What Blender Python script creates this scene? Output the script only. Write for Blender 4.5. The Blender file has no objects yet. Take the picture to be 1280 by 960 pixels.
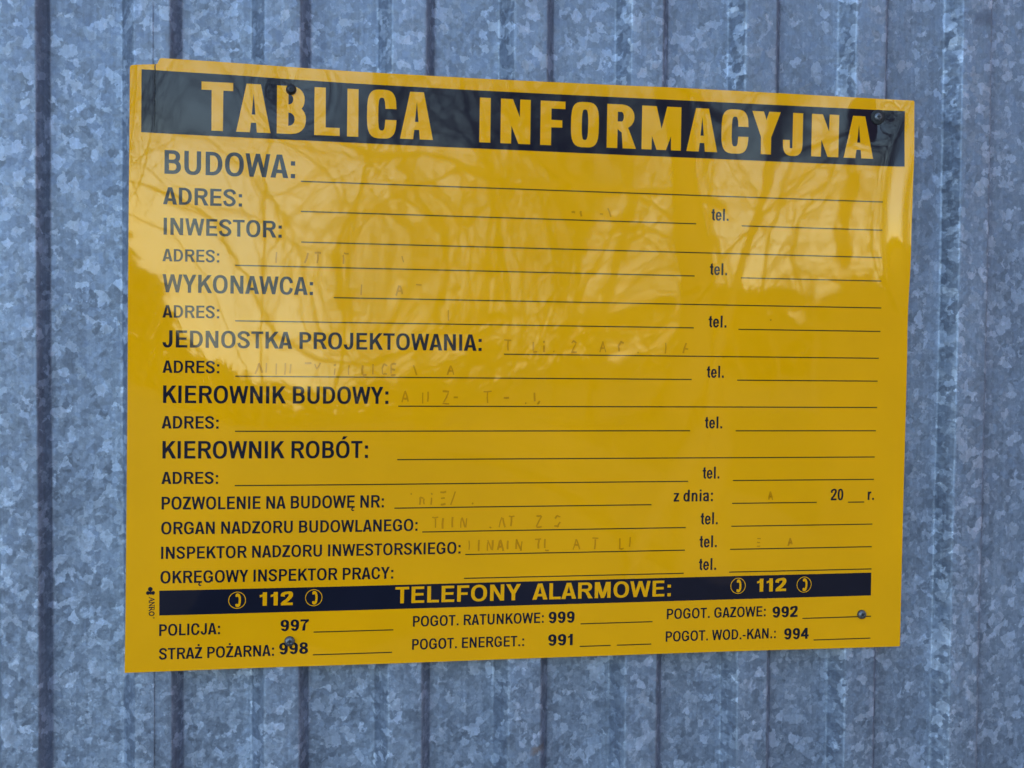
import bpy, bmesh, math, random, re
from mathutils import Vector
from mathutils.geometry import tessellate_polygon

sc = bpy.context.scene
# ---------------------------------------------------------------- tuned values
AIR = (1.0, .2, 1.0)          # air, dust, ozone of the sky
SKY, SUNW, EXPO = .10, 4.0, 2.74
IOR = 1.43
METAL = .5
BUMP = .00007
YEL = (.90, .40, .001)
FADE = (.63, .245, .002)
ZN = ((0.084, 0.100, 0.139), (0.174, 0.207, 0.278), (0.239, 0.286, 0.374), (0.342, 0.400, 0.513), (0.516, 0.593, 0.739))  # zinc tones
TREES = (
    (3.35, -7.5, 9.0, .13, (.01, 0), 11, 'straight thick bare tree mirrored upright at the right of the sign', 4, ((2.35, -1, .1, .16, 2.6, .035), (2.9, -1, -.2, .5, 3., .03))),
    (2.7, -7.0, 8.0, .04, (.17, 0), 23, 'slim leaning bare tree mirrored beside the straight trunk', 4, ((2.0, -1, .2, .5, 2., .016), (1.9, .8, .2, .7, 2., .014))),
    (4.6, -17.5, 9., .05, (-.05, 0), 37, 'branching bare tree mirrored across the middle of the sign', 5, ((2.2, .9, .1, .25, 4.5, .03), (2.3, -1, 0, .25, 5., .045), (2.9, .4, .2, .8, 3., .022), (3., -.6, .2, .5, 4., .025))),
    (2.2, -19., 9., .045, (.05, 0), 41, 'twiggy bare tree mirrored behind the first captions', 5, ((2.3, 1, 0, .3, 4., .022), (2.6, -1, .2, .4, 4., .022), (3.2, -.3, .2, .6, 4., .022))),
    (.5, -17., 6.5, .028, (.05, 0), 57, 'small bare tree mirrored at the left end of the sign', 5, ((2.0, -1, 0, .4, 3., .014), (2.4, 1, 0, .3, 4.2, .014))),
    (4.7, -12.5, 9., .045, (-.01, 0), 53, 'bare tree mirrored next to the brick house', 4, ((2.6, -1, 0, .3, 3., .025),)),
)
HOUSE = (5.05, -9.6, 12., -1.0, 7.8)     # x0, y0, x1, y1, eaves; unseen house, made tall and near to shade right-hand rib slopes
# ---------------------------------------------------------------- camera
cam_d = bpy.data.cameras.new('camera')
cam_d.sensor_width = 36.
cam_d.lens = 36. * 1900 / 1280
cam_d.clip_start = .02
cam_d.clip_end = 600.
cam = bpy.data.objects.new('camera', cam_d)
sc.collection.objects.link(cam)
cam.location = (.03358, -1.29154, 1.30 + .29231)
cam.matrix_world = (__import__('mathutils').Matrix.Translation(cam.location)
                    @ __import__('mathutils').Matrix.Rotation(-.222234, 4, 'Z')
                    @ __import__('mathutils').Matrix.Rotation(1.532946, 4, 'X')
                    @ __import__('mathutils').Matrix.Rotation(.015074, 4, 'Z'))
sc.camera = cam
# ---------------------------------------------------------------- daylight: the wall stands in the shade, the sun is low behind it
SUN_AZ, SUN_EL = math.radians(-9), math.radians(24)       # azimuth from +Y towards +X
world = bpy.data.worlds.new('World')
sc.world = world
world.use_nodes = True
wt = world.node_tree
sky = wt.nodes.new('ShaderNodeTexSky')
sky.sky_type = 'NISHITA'
sky.sun_disc = False
sky.sun_elevation = SUN_EL
sky.sun_rotation = SUN_AZ
sky.air_density, sky.dust_density, sky.ozone_density = AIR
wt.links.new(sky.outputs[0], wt.nodes['Background'].inputs[0])
wt.nodes['Background'].inputs[1].default_value = SKY
sun_d = bpy.data.lights.new('sun', 'SUN')
sun_d.energy = SUNW
sun_d.angle = math.radians(.5)
sun_d.color = (1., .93, .82)
sun = bpy.data.objects.new('sun', sun_d)
sc.collection.objects.link(sun)
to_sun = Vector((math.sin(SUN_AZ) * math.cos(SUN_EL), math.cos(SUN_AZ) * math.cos(SUN_EL), math.sin(SUN_EL)))
sun.rotation_euler = (-to_sun).to_track_quat('-Z', 'Y').to_euler()
sc.view_settings.view_transform = 'Standard'
sc.view_settings.look = 'None'
sc.view_settings.gamma = 1
sc.view_settings.use_curve_mapping = False
sc.view_settings.exposure = EXPO
GLYPHS = {
 'bold': {
  'A': (0.736, '5,0 0,0 255,995 259,1000 477,1000 735,5 732,0 523,0 482,200 255,200 210,0;280,350 456,350 368,799'),
  'B': (0.8, '97,0 92,5 92,995 97,1000 460,999 524,990 583,969 633,936 671,895 700,845 717,786 721,714 712,645 691,591 653,536 687,503 715,464 736,418 748,373 754,318 752,255 742,204 723,155 690,105 648,64 597,32 537,11 451,0;270,150 437,147 492,163 534,191 565,236 576,295 568,359 537,410 501,437 451,453 271,455;272,605 437,605 474,615 502,632 531,668 543,714 538,768 517,809 483,837 437,851 270,850'),
  'C': (0.819, '373,-14 296,1 226,36 167,91 119,164 85,250 64,350 56,464 59,605 73,705 99,791 137,868 182,927 237,971 301,1000 369,1013 455,1014 514,1004 564,986 614,955 655,916 692,868 722,809 746,741 761,668 632,636 592,611 576,691 557,750 532,798 501,836 460,860 414,867 369,860 328,836 294,795 267,741 248,673 237,595 233,482 239,386 253,305 277,236 310,182 346,150 392,134 446,136 501,164 542,218 574,300 592,405 628,386 762,336 743,250 716,177 678,112 632,61 578,22 519,-3 455,-14'),
  'D': (0.828, '97,0 92,5 92,995 97,1000 392,999 465,988 533,965 606,920 669,857 719,777 752,686 770,573 771,436 755,327 723,232 684,164 634,105 577,59 510,26 456,10 392,1;270,150 397,152 437,164 478,187 516,223 547,269 570,323 586,386 594,464 593,559 582,632 561,700 533,755 492,801 447,832 397,848 270,850'),
  'E': (0.745, '97,0 92,5 92,995 97,1000 683,1000 687,995 683,852 270,850 271,595 656,593 657,450 272,445 270,155 274,148 697,148 697,0'),
  'F': (0.699, '97,0 92,5 92,995 97,1000 660,1000 660,852 270,850 270,568 274,564 592,564 594,418 270,414 269,0'),
  'G': (0.883, '392,-14 310,1 235,36 172,91 122,164 86,250 64,350 56,464 59,605 74,705 101,791 141,868 190,927 246,971 314,1000 387,1013 482,1013 542,1003 592,985 642,956 684,918 723,869 754,814 779,750 795,682 673,650 628,621 607,705 587,757 558,805 523,839 482,860 432,867 382,860 342,839 305,803 277,755 255,695 240,623 234,536 235,427 246,345 264,277 305,197 358,150 392,137 428,133 469,136 501,147 546,181 582,232 608,300 624,377 623,382 455,382 452,527 796,530 800,405 806,395 800,341 800,105 796,100 701,100 632,38 551,0 482,-13'),
  'I': (0.362, '97,0 92,5 92,995 97,1000 269,1000 269,0'),
  'J': (0.644, '269,-14 223,-5 178,14 140,41 106,77 78,122 56,173 30,295 32,300 205,300 227,205 255,152 278,136 300,133 321,141 339,159 369,226 382,323 383,995 387,1000 559,1000 561,341 556,268 541,198 498,100 469,61 437,31 400,8 359,-7'),
  'K': (0.81, '610,0 383,454 270,305 269,0 97,0 92,5 92,995 97,1000 269,1000 274,591 587,1000 792,1000 796,995 512,618 828,0'),
  'L': (0.681, '97,0 92,5 92,995 97,1000 269,1000 270,150 651,148 653,5 651,0'),
  'M': (0.975, '410,0 265,451 260,0 97,0 92,5 92,995 97,1000 337,999 487,351 637,998 883,1000 883,0 715,0 710,450 569,2'),
  'N': (0.865, '583,0 265,646 265,5 260,0 97,0 92,5 92,995 97,1000 283,1000 287,996 597,362 601,1000 769,1000 773,995 773,5 769,0'),
  'O': (0.883, '401,-14 314,1 239,36 175,91 124,164 87,250 64,350 55,468 60,609 76,709 104,795 143,868 196,930 255,973 323,1001 401,1014 496,1013 578,996 651,959 714,902 764,828 799,741 820,641 828,527 824,391 809,295 781,209 742,134 692,74 632,29 564,0 492,-13;403,136 455,133 496,140 534,159 569,190 598,232 621,286 638,350 647,423 645,605 632,677 611,741 582,793 546,832 505,856 460,866 414,866 373,854 337,832 306,800 279,755 259,705 236,577 237,405 248,336 267,273 292,221 323,180 360,152'),
  'P': (0.773, '97,0 92,5 92,995 97,1000 442,999 515,988 578,965 628,933 668,895 699,850 722,795 734,732 735,659 725,595 705,541 676,495 642,458 600,427 551,403 456,382 270,377 269,0;270,532 442,530 487,547 524,578 552,636 557,714 539,777 503,823 469,842 433,851 270,850'),
  'R': (0.828, '601,0 465,359 351,440 270,436 269,0 97,0 92,5 92,995 97,1000 497,1000 569,992 628,973 678,944 720,905 751,858 772,800 781,736 777,664 760,602 733,552 694,509 649,477 587,450 605,436 828,0;270,591 497,588 551,606 584,641 601,691 600,755 578,808 547,837 506,851 270,850'),
  'S': (0.754, '351,-14 287,-6 223,11 164,38 123,68 95,100 72,141 29,282 182,338 217,223 236,186 291,153 364,138 428,155 482,191 524,250 530,268 524,291 491,350 451,397 228,508 137,582 92,632 64,677 49,723 46,764 56,814 78,864 110,909 155,950 201,977 264,999 332,1012 401,1015 460,1006 519,988 578,960 625,927 655,897 677,864 718,755 570,686 522,800 455,846 396,862 332,850 273,822 235,782 226,759 227,745 254,705 301,659 414,614 501,570 549,541 586,509 638,445 680,377 702,318 708,259 696,201 673,150 637,100 587,53 537,23 478,1 414,-11'),
  'T': (0.699, '264,0 261,850 28,855 28,995 32,1000 669,1000 669,852 439,850 439,5 437,0'),
  'U': (0.865, '392,-14 297,5 215,51 153,118 111,209 98,268 92,336 92,995 97,1000 269,1000 270,355 276,286 296,223 330,173 378,142 433,133 487,142 533,171 569,223 589,286 595,350 597,1000 769,1000 772,332 765,255 746,186 723,136 692,91 656,55 615,27 566,5 515,-9'),
  'W': (1.049, '186,0 10,995 14,1000 182,1000 282,402 286,402 436,996 441,1000 609,1000 764,396 865,995 868,1000 1036,1000 864,0 700,0 523,663 350,5 346,0'),
  'Y': (0.718, '273,0 270,400 2,995 5,1000 205,1000 359,620 514,1000 714,1000 448,400 448,5 445,0'),
  'Z': (0.69, '32,0 28,5 28,145 41,153 394,850 50,852 50,1000 641,1000 643,855 635,850 280,150 659,148 662,5 659,0'),
  'Ę': (0.745, '519,-255 486,-241 452,-209 427,-168 415,-127 415,-94 425,-59 478,0 97,0 92,5 92,995 97,1000 683,1000 687,995 683,852 270,850 271,595 657,591 656,447 274,446 270,441 270,150 699,145 697,0 597,0 538,-68 519,-100 523,-132 542,-165 649,-159 654,-241 565,-257'),
  'Ó': (0.883, '401,-14 314,1 239,36 175,91 124,164 87,250 64,350 55,468 60,609 76,709 104,795 143,868 196,930 255,973 323,1001 401,1014 496,1013 578,996 651,959 714,902 764,828 799,741 820,641 828,527 824,391 809,295 781,209 742,134 692,74 632,29 564,0 492,-13;403,136 455,133 496,140 534,159 569,190 598,232 621,286 638,350 647,423 645,605 632,677 611,741 582,793 546,832 505,856 460,866 414,866 373,854 337,832 306,800 279,755 259,705 236,577 237,405 248,336 267,273 292,221 323,180 360,152;382,1082 464,1270 710,1268 532,1081'),
  'Ż': (0.69, '32,0 28,5 28,145 41,153 394,850 50,852 50,1000 641,1000 643,855 635,850 280,150 659,148 662,5 659,0;259,1090 257,1259 433,1259 433,1091'),
  't': (0.386, '269,-5 223,12 182,43 147,86 117,141 110,214 117,305 117,591 28,595 28,732 116,736 117,905 219,960 294,959 295,736 352,732 352,595 295,591 295,191 309,147 355,150 359,145 358,0 314,-8'),
  'e': (0.644, '296,-14 237,-2 187,23 141,62 104,114 74,177 56,245 47,323 47,414 56,486 75,555 102,614 138,664 178,701 228,728 282,743 341,744 401,734 455,708 501,670 539,618 569,555 588,486 597,409 597,318 226,314 235,245 253,186 278,147 310,127 341,129 373,155 395,195 414,259 446,240 583,223 565,164 541,116 512,73 478,39 437,11 396,-5 351,-14;227,436 417,436 396,531 378,568 360,590 337,602 314,604 296,598 277,582 245,523'),
  'l': (0.362, '97,0 92,5 92,995 97,1000 269,1000 269,0'),
  'r': (0.423, '78,0 74,5 74,732 246,735 255,731 355,751 417,741 423,732 423,605 417,577 365,594 310,569 292,550 272,482 252,377 251,0'),
  'd': (0.69, '296,-14 228,2 169,37 119,91 81,159 57,241 46,336 50,445 69,536 92,595 127,650 164,689 210,720 264,739 323,745 382,739 437,720 441,1000 614,1000 616,5 614,0 441,0 437,11 373,-11;309,127 332,126 351,133 387,176 410,245 421,341 417,445 397,532 364,586 346,599 323,604 287,591 255,547 234,477 224,391 227,295 243,214 272,155'),
  'n': (0.718, '97,0 92,5 92,732 256,735 310,747 374,750 440,741 498,718 542,686 577,645 603,595 620,536 626,468 624,0 451,0 448,5 445,500 433,545 415,576 390,595 360,602 328,596 304,577 285,545 273,500 269,0'),
  'i': (0.362, '97,0 92,5 92,732 265,735 270,732 269,0;97,850 92,855 92,995 97,1000 269,1000 269,850'),
  'a': (0.644, '251,-9 201,2 155,22 115,50 86,82 64,120 51,164 46,218 51,268 66,314 91,355 128,390 173,417 223,434 282,442 346,442 405,431 405,443 378,445 380,591 364,597 291,599 241,593 196,580 169,489 20,550 42,623 62,664 91,696 128,718 187,737 264,749 382,754 441,746 482,730 519,699 541,664 554,618 559,505 568,495 568,5 564,0 410,0 328,-13;293,118 328,119 361,132 387,159 399,191 400,236 387,271 364,296 328,311 287,311 255,298 231,273 217,236 216,195 229,159 256,132'),
  'z': (0.552, '32,0 28,5 28,132 40,141 285,595 39,600 38,732 509,732 509,600 498,595 253,141 255,136 523,136 523,0'),
  '.': (0.362, '97,0 92,5 92,186 269,188 269,0'),
  ':': (0.399, '115,0 110,5 110,186 288,188 288,0;115,545 110,545 110,732 288,733 288,545'),
  '-': (0.405, '51,280 46,282 46,427 357,427 355,280'),
  '2': (0.644, '51,0 46,5 46,159 60,163 80,223 114,273 240,391 273,434 406,691 421,727 424,768 408,845 373,860 328,860 260,830 213,791 201,647 37,668 32,673 36,777 55,855 82,898 119,932 171,964 241,993 310,1011 378,1018 437,1014 487,999 523,977 551,951 589,877 606,773 595,677 560,597 410,340 362,282 237,164 596,160 598,5 596,0'),
  '0': (0.644, '291,-14 232,1 178,36 132,90 97,159 70,245 54,341 46,450 48,586 57,686 76,777 102,855 137,917 178,964 224,995 278,1012 341,1015 405,1002 460,970 505,920 544,850 572,764 590,664 597,555 596,414 587,314 568,223 541,145 505,80 464,34 414,2 360,-13;304,136 328,133 348,141 366,159 382,191 408,295 419,436 417,618 400,750 369,836 346,861 323,867 305,864 287,852 255,791 234,691 225,564 226,395 241,268 268,177 286,150'),
 },
 'wide': {
  'T': (0.76, '289,0 285,5 285,843 30,845 30,995 35,1000 725,1000 730,995 730,845 475,843 475,5 471,0'),
  'E': (0.81, '105,0 100,5 100,995 105,1000 745,1000 745,845 291,844 291,599 709,597 714,595 714,445 291,442 290,159 295,155 759,155 759,0'),
  'L': (0.74, '105,0 100,5 100,995 105,1000 286,1000 291,156 709,155 710,5 709,0'),
  'F': (0.76, '105,0 100,5 100,995 105,1000 718,1000 718,845 291,844 290,568 641,568 646,564 646,414 291,411 290,5 286,0'),
  'O': (0.96, '433,-14 337,3 255,39 187,94 132,168 92,258 69,359 60,482 66,623 85,718 117,805 162,877 221,936 287,978 365,1004 451,1015 555,1011 642,991 719,951 783,895 836,818 871,732 893,632 900,509 894,377 875,282 845,200 801,127 746,69 683,27 610,-1 533,-13;456,141 510,141 555,152 596,175 632,209 662,255 685,309 701,373 708,441 709,536 703,614 688,682 665,741 633,790 596,825 551,849 501,859 446,858 405,848 365,826 328,791 298,745 275,691 259,627 252,559 257,391 271,323 293,264 324,214 360,177 405,152'),
  'N': (0.94, '636,0 286,651 284,5 282,0 105,0 100,5 100,995 105,1000 305,1000 309,995 655,348 656,995 659,1000 836,1000 840,995 840,5 836,0'),
  'Y': (0.78, '295,0 295,400 2,995 5,1000 218,1000 391,618 564,1000 777,1000 485,400 485,5 482,0'),
  'A': (0.8, '5,0 0,0 282,1000 518,1000 800,0 573,0 527,200 273,200 224,0;304,359 309,355 496,359 400,800'),
  'R': (0.9, '659,0 506,359 382,440 290,436 290,5 286,0 105,0 100,5 100,995 105,1000 564,1000 632,993 691,975 741,948 784,909 816,864 839,805 848,741 845,664 827,600 799,550 759,506 714,476 644,445 655,438 900,0;290,595 555,594 605,607 636,636 655,682 657,745 642,795 614,827 573,844 291,844'),
  'M': (1.06, '445,0 282,470 280,5 277,0 105,0 100,5 100,995 105,1000 359,1000 363,995 532,347 700,1000 959,1000 959,0 782,0 779,5 777,468 618,4 614,0'),
  'W': (1.14, '205,0 11,995 15,1000 192,1000 196,995 310,391 478,1000 660,1000 833,385 944,995 946,1000 1128,1000 937,0 765,0 761,5 569,672 378,3'),
  ':': (0.43, '125,0 120,5 120,186 306,190 306,0;125,545 120,545 120,732 310,732 308,545'),
 },
 'black': {
  '0': (0.784, '356,-14 283,1 220,34 164,86 118,159 85,245 65,345 56,455 59,595 71,695 93,782 127,859 170,920 220,966 279,998 342,1013 424,1014 501,999 565,966 620,914 666,841 699,755 719,655 728,545 725,405 713,305 689,214 656,139 612,77 561,31 501,1 438,-13;373,168 397,165 420,173 438,190 456,222 481,314 492,436 490,600 473,723 442,804 420,827 397,835 374,832 356,821 324,768 303,682 292,564 293,409 308,291 334,209 351,184'),
  '1': (0.613, '258,0 255,686 90,623 90,791 230,841 254,895 258,1000 485,1000 490,995 490,5 485,0'),
  '2': (0.784, '61,0 56,5 56,191 85,195 109,245 147,293 297,418 343,468 389,532 463,659 489,714 498,755 491,823 442,831 397,828 329,806 273,773 261,639 42,677 39,682 47,794 57,836 74,876 101,913 141,945 188,969 256,989 511,1030 579,1025 629,1006 658,986 688,955 712,914 727,868 738,759 721,659 672,555 558,386 462,277 363,195 724,194 728,5 724,0'),
  '4': (0.818, '420,0 419,214 38,215 34,218 34,405 420,1000 652,1000 655,400 656,395 773,391 773,218 655,214 652,0;283,395 418,395 419,586'),
  '7': (0.784, '192,0 224,300 311,597 440,809 61,811 56,814 56,995 61,1000 724,1000 728,814 694,809 473,618 459,318 429,0'),
  '8': (0.806, '365,-14 265,4 179,45 113,105 72,177 59,227 56,277 60,327 74,377 120,455 203,523 147,568 108,623 86,686 81,759 92,818 114,868 149,914 192,950 247,980 306,999 370,1009 438,1009 529,992 606,956 666,905 708,836 726,750 724,705 714,659 696,618 671,582 603,523 673,468 720,406 746,332 750,250 739,191 715,136 679,87 633,49 579,18 515,-3 447,-13;373,155 420,152 461,166 492,196 512,241 514,295 500,341 470,378 429,397 383,398 342,382 312,350 295,309 292,255 306,209 333,175;374,636 415,633 451,645 482,673 499,709 502,755 490,795 465,826 429,845 392,847 356,836 326,809 308,773 304,727 315,688 341,655'),
  '9': (0.795, '361,-14 270,7 196,55 134,132 90,232 320,235 365,175 388,166 415,167 442,186 465,222 483,276 496,345 492,350 388,340 311,348 233,374 170,415 116,473 79,541 60,618 57,709 69,777 91,836 126,891 171,936 224,971 283,995 361,1009 365,1014 433,1014 511,998 599,955 661,901 704,836 727,777 738,709 736,405 724,305 700,214 665,138 622,77 570,32 511,2 442,-13;381,509 420,510 456,532 483,571 499,623 487,709 465,778 438,819 401,835 365,825 361,834 329,806 304,759 292,695 295,627 311,573 342,529'),
 },
 'title': {
  'T': (0.694, '232,0 230,827 227,832 32,832 27,836 27,995 32,1000 663,1000 663,832 468,832 465,827 463,0'),
  'A': (0.7, '5,0 0,0 202,995 205,1000 495,1000 700,0 419,0 404,195 400,200 300,200 278,0;313,368 386,368 388,373 350,800'),
  'B': (0.735, '95,0 90,5 90,995 95,1000 395,999 454,992 504,976 558,945 604,901 635,850 654,791 660,718 653,650 633,591 597,536 654,465 684,377 688,268 665,173 635,120 595,75 545,40 485,16 390,0;326,168 376,177 419,205 446,250 455,305 448,359 422,406 381,436 326,446;325,618 331,614 358,618 396,641 418,677 425,723 418,768 399,801 367,824 326,832'),
  'L': (0.647, '95,0 90,5 90,995 95,1000 322,1000 326,168 617,168 620,5 617,0'),
  'I': (0.415, '95,0 90,5 90,995 95,1000 322,1000 325,5 322,0'),
  'C': (0.719, '290,-14 213,-1 154,30 109,84 79,159 61,259 54,395 56,664 70,805 87,868 113,923 145,962 186,991 231,1006 290,1014 422,1014 490,1008 536,994 572,972 604,939 630,895 648,845 662,782 673,618 440,616 430,750 413,819 399,838 385,845 345,846 327,837 313,815 303,782 291,664 290,359 303,218 318,175 336,157 381,154 404,166 418,191 428,232 440,384 668,385 673,382 671,314 658,195 641,132 618,81 586,41 550,14 509,-3 463,-12'),
  'N': (0.82, '476,0 322,397 317,0 95,0 90,5 90,995 95,1000 345,1000 499,600 504,1000 726,1000 730,995 730,5 726,0'),
  'F': (0.666, '95,0 90,5 90,995 95,1000 626,1000 626,832 326,832 325,827 325,577 563,574 565,409 326,406 325,5 322,0'),
  'O': (0.718, '286,-14 209,-1 150,32 109,83 78,159 61,259 54,395 56,664 70,805 88,873 113,925 145,964 186,992 231,1007 286,1014 413,1015 481,1008 540,987 586,950 622,892 646,814 660,709 664,555 662,327 648,195 631,132 609,82 581,44 545,15 504,-3 459,-12;339,155 381,155 404,179 418,232 427,327 429,605 422,741 404,821 390,840 368,847 331,842 313,819 299,764 291,668 289,405 295,269 311,186 322,166'),
  'R': (0.738, '445,0 418,359 326,436 325,5 322,0 95,0 90,5 90,995 95,1000 417,1000 508,986 563,963 613,927 651,882 678,827 691,777 695,723 691,664 678,614 635,536 555,468 575,436 740,0;325,609 413,610 431,620 447,645 459,695 457,759 442,805 417,829 326,832'),
  'M': (1.06, '426,0 317,317 313,0 95,0 90,5 90,995 95,1000 413,1000 531,484 649,1000 967,1000 970,5 967,0 749,0 745,323 635,0'),
  'Y': (0.66, '214,0 212,400 2,995 5,1000 268,1000 332,804 391,1000 655,1000 658,995 448,400 448,5 445,0'),
  'J': (0.568, '213,-14 163,-4 122,15 88,45 61,86 44,132 32,191 27,359 186,360 192,173 195,168 250,168 252,995 254,1000 486,1000 487,264 472,136 437,59 386,11 318,-12'),
 },
}
TEXTS = [
    ('title', 'TABLICA', 0.0584, 0.2527, 0.4507, 0.0401),
    ('title', 'INFORMACYJNA', 0.2932, 0.6607, 0.4505, 0.0383),
    ('bold', 'BUDOWA:', 0.0290, 0.1359, 0.4138, 0.0194),
    ('bold', 'ADRES:', 0.0280, 0.0922, 0.3887, 0.0141),
    ('bold', 'INWESTOR:', 0.0286, 0.1252, 0.3637, 0.0140),
    ('bold', 'ADRES:', 0.0278, 0.0739, 0.3418, 0.0103),
    ('bold', 'WYKONAWCA:', 0.0280, 0.1518, 0.3162, 0.0150),
    ('bold', 'ADRES:', 0.0281, 0.0742, 0.2953, 0.0104),
    ('bold', 'JEDNOSTKA PROJEKTOWANIA:', 0.0282, 0.2976, 0.2707, 0.0142),
    ('bold', 'ADRES:', 0.0284, 0.0746, 0.2496, 0.0103),
    ('bold', 'KIEROWNIK BUDOWY:', 0.0290, 0.2166, 0.2246, 0.0146),
    ('bold', 'ADRES:', 0.0280, 0.0743, 0.2034, 0.0104),
    ('bold', 'KIEROWNIK ROBÓT:', 0.0288, 0.1995, 0.1785, 0.0146),
    ('bold', 'ADRES:', 0.0281, 0.0743, 0.1573, 0.0101),
    ('bold', 'POZWOLENIE NA BUDOWĘ NR:', 0.0284, 0.2137, 0.1360, 0.0107),
    ('bold', 'ORGAN NADZORU BUDOWLANEGO:', 0.0282, 0.2432, 0.1153, 0.0104),
    ('bold', 'INSPEKTOR NADZORU INWESTORSKIEGO:', 0.0282, 0.2814, 0.0947, 0.0103),
    ('bold', 'OKRĘGOWY INSPEKTOR PRACY:', 0.0278, 0.2228, 0.0742, 0.0104),
    ('bold', 'tel.', 0.5058, 0.5221, 0.3897, 0.0107),
    ('bold', 'tel.', 0.5053, 0.5217, 0.3411, 0.0107),
    ('bold', 'tel.', 0.5051, 0.5221, 0.2942, 0.0107),
    ('bold', 'tel.', 0.5044, 0.5206, 0.2490, 0.0108),
    ('bold', 'tel.', 0.5035, 0.5200, 0.2034, 0.0108),
    ('bold', 'tel.', 0.5023, 0.5183, 0.1581, 0.0108),
    ('bold', 'z dnia:', 0.4753, 0.5125, 0.1377, 0.0106),
    ('bold', '20', 0.6269, 0.6394, 0.1372, 0.0105),
    ('bold', 'r.', 0.6638, 0.6701, 0.1371, 0.0105),
    ('bold', 'tel.', 0.5012, 0.5176, 0.1167, 0.0109),
    ('bold', 'tel.', 0.5006, 0.5172, 0.0959, 0.0109),
    ('bold', 'tel.', 0.5005, 0.5170, 0.0753, 0.0109),
    ('black', '112', 0.1096, 0.1375, 0.0534, 0.0116),
    ('black', '112', 0.5567, 0.5851, 0.0545, 0.0119),
    ('wide', 'TELEFONY ALARMOWE:', 0.2249, 0.4744, 0.0525, 0.0143),
    ('bold', 'POLICJA:', 0.0271, 0.0769, 0.0301, 0.0098),
    ('black', '997', 0.1273, 0.1512, 0.0310, 0.0098),
    ('bold', 'STRAŻ POŻARNA:', 0.0269, 0.1221, 0.0101, 0.0096),
    ('black', '998', 0.1264, 0.1508, 0.0110, 0.0099),
    ('bold', 'POGOT. RATUNKOWE:', 0.2407, 0.3572, 0.0317, 0.0093),
    ('black', '999', 0.3616, 0.3853, 0.0312, 0.0101),
    ('bold', 'POGOT. ENERGET.:', 0.2403, 0.3398, 0.0116, 0.0093),
    ('black', '991', 0.3616, 0.3840, 0.0111, 0.0101),
    ('bold', 'POGOT. GAZOWE:', 0.4711, 0.5657, 0.0317, 0.0094),
    ('black', '992', 0.5723, 0.5970, 0.0303, 0.0101),
    ('bold', 'POGOT. WOD.-KAN.:', 0.4705, 0.5760, 0.0113, 0.0094),
    ('black', '994', 0.5842, 0.6084, 0.0098, 0.0102),
]
LINES = [(0.1408, 0.6717, 0.4115), (0.1410, 0.4915, 0.3863), (0.5347, 0.6716, 0.3857), (0.1416, 0.6718, 0.3606), (0.0870, 0.4910, 0.3398), (0.5350, 0.6720, 0.3391), (0.1693, 0.6727, 0.3144), (0.0874, 0.4912, 0.2935), (0.5337, 0.6724, 0.2928), (0.3175, 0.6715, 0.2681), (0.0878, 0.4902, 0.2473), (0.5335, 0.6708, 0.2470), (0.2251, 0.6710, 0.2227), (0.0878, 0.4897, 0.2013), (0.5330, 0.6704, 0.2012), (0.2247, 0.6698, 0.1769), (0.0879, 0.4887, 0.1558), (0.5313, 0.6696, 0.1562), (0.2228, 0.4545, 0.1352), (0.5310, 0.6133, 0.1355), (0.6442, 0.6605, 0.1353), (0.2474, 0.4873, 0.1142), (0.5307, 0.6692, 0.1147), (0.2856, 0.4869, 0.0938), (0.5300, 0.6692, 0.0937), (0.2849, 0.4862, 0.0729), (0.5297, 0.6694, 0.0730), (0.1553, 0.2237, 0.0295), (0.1549, 0.2229, 0.0099), (0.3909, 0.4577, 0.0299), (0.3905, 0.4189, 0.0097), (0.4248, 0.4570, 0.0097), (0.6018, 0.6701, 0.0288), (0.6133, 0.6698, 0.0085)]
# ---------------------------------------------------------------- small helpers
Z0 = 1.30                     # the bottom edge of the sign stands 1.3 m above the ground
S = bpy.context.scene.collection


def tag(o, label=None, cat=None, group=None, kind=None):
    if label: o['label'] = label
    if cat: o['category'] = cat
    if group: o['group'] = group
    if kind: o['kind'] = kind
    return o


def empty(name, loc):
    o = bpy.data.objects.new(name, None)
    o.location = loc
    o.empty_display_size = .05
    S.objects.link(o)
    return o


def mesh_obj(name, verts, faces, mat, parent=None, normals=None, smooth=False):
    me = bpy.data.meshes.new(name)
    me.from_pydata([tuple(v) for v in verts], [], [tuple(f) for f in faces])
    me.update()
    if smooth or normals is not None:
        me.polygons.foreach_set('use_smooth', [True] * len(me.polygons))
    if normals is not None:
        me.normals_split_custom_set_from_vertices([tuple(n) for n in normals])
    me.materials.append(mat)
    o = bpy.data.objects.new(name, me)
    S.objects.link(o)
    if parent: o.parent = parent
    return o


# ---------------------------------------------------------------- materials
def new_mat(name):
    m = bpy.data.materials.new(name)
    m.use_nodes = True
    nt = m.node_tree
    return m, nt, nt.nodes['Principled BSDF']


def nd(nt, typ, **kw):
    n = nt.nodes.new(typ)
    for k, v in kw.items():
        if k in n.inputs.keys():
            n.inputs[k].default_value = v
        else:
            setattr(n, k, v)
    return n


def ramp(nt, fac, stops):
    r = nt.nodes.new('ShaderNodeValToRGB')
    e = r.color_ramp.elements
    while len(e) > 1: e.remove(e[0])
    e[0].position, e[0].color = stops[0][0], (*stops[0][1], 1)
    for p, c in stops[1:]:
        k = e.new(p); k.color = (*c, 1)
    nt.links.new(fac, r.inputs[0])
    return r.outputs[0]


def math_n(nt, op, a, b=None, c=None):
    n = nt.nodes.new('ShaderNodeMath'); n.operation = op
    for i, v in enumerate((a, b, c)):
        if v is None: continue
        if isinstance(v, (int, float)): n.inputs[i].default_value = v
        else: nt.links.new(v, n.inputs[i])
    return n.outputs[0]


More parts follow.
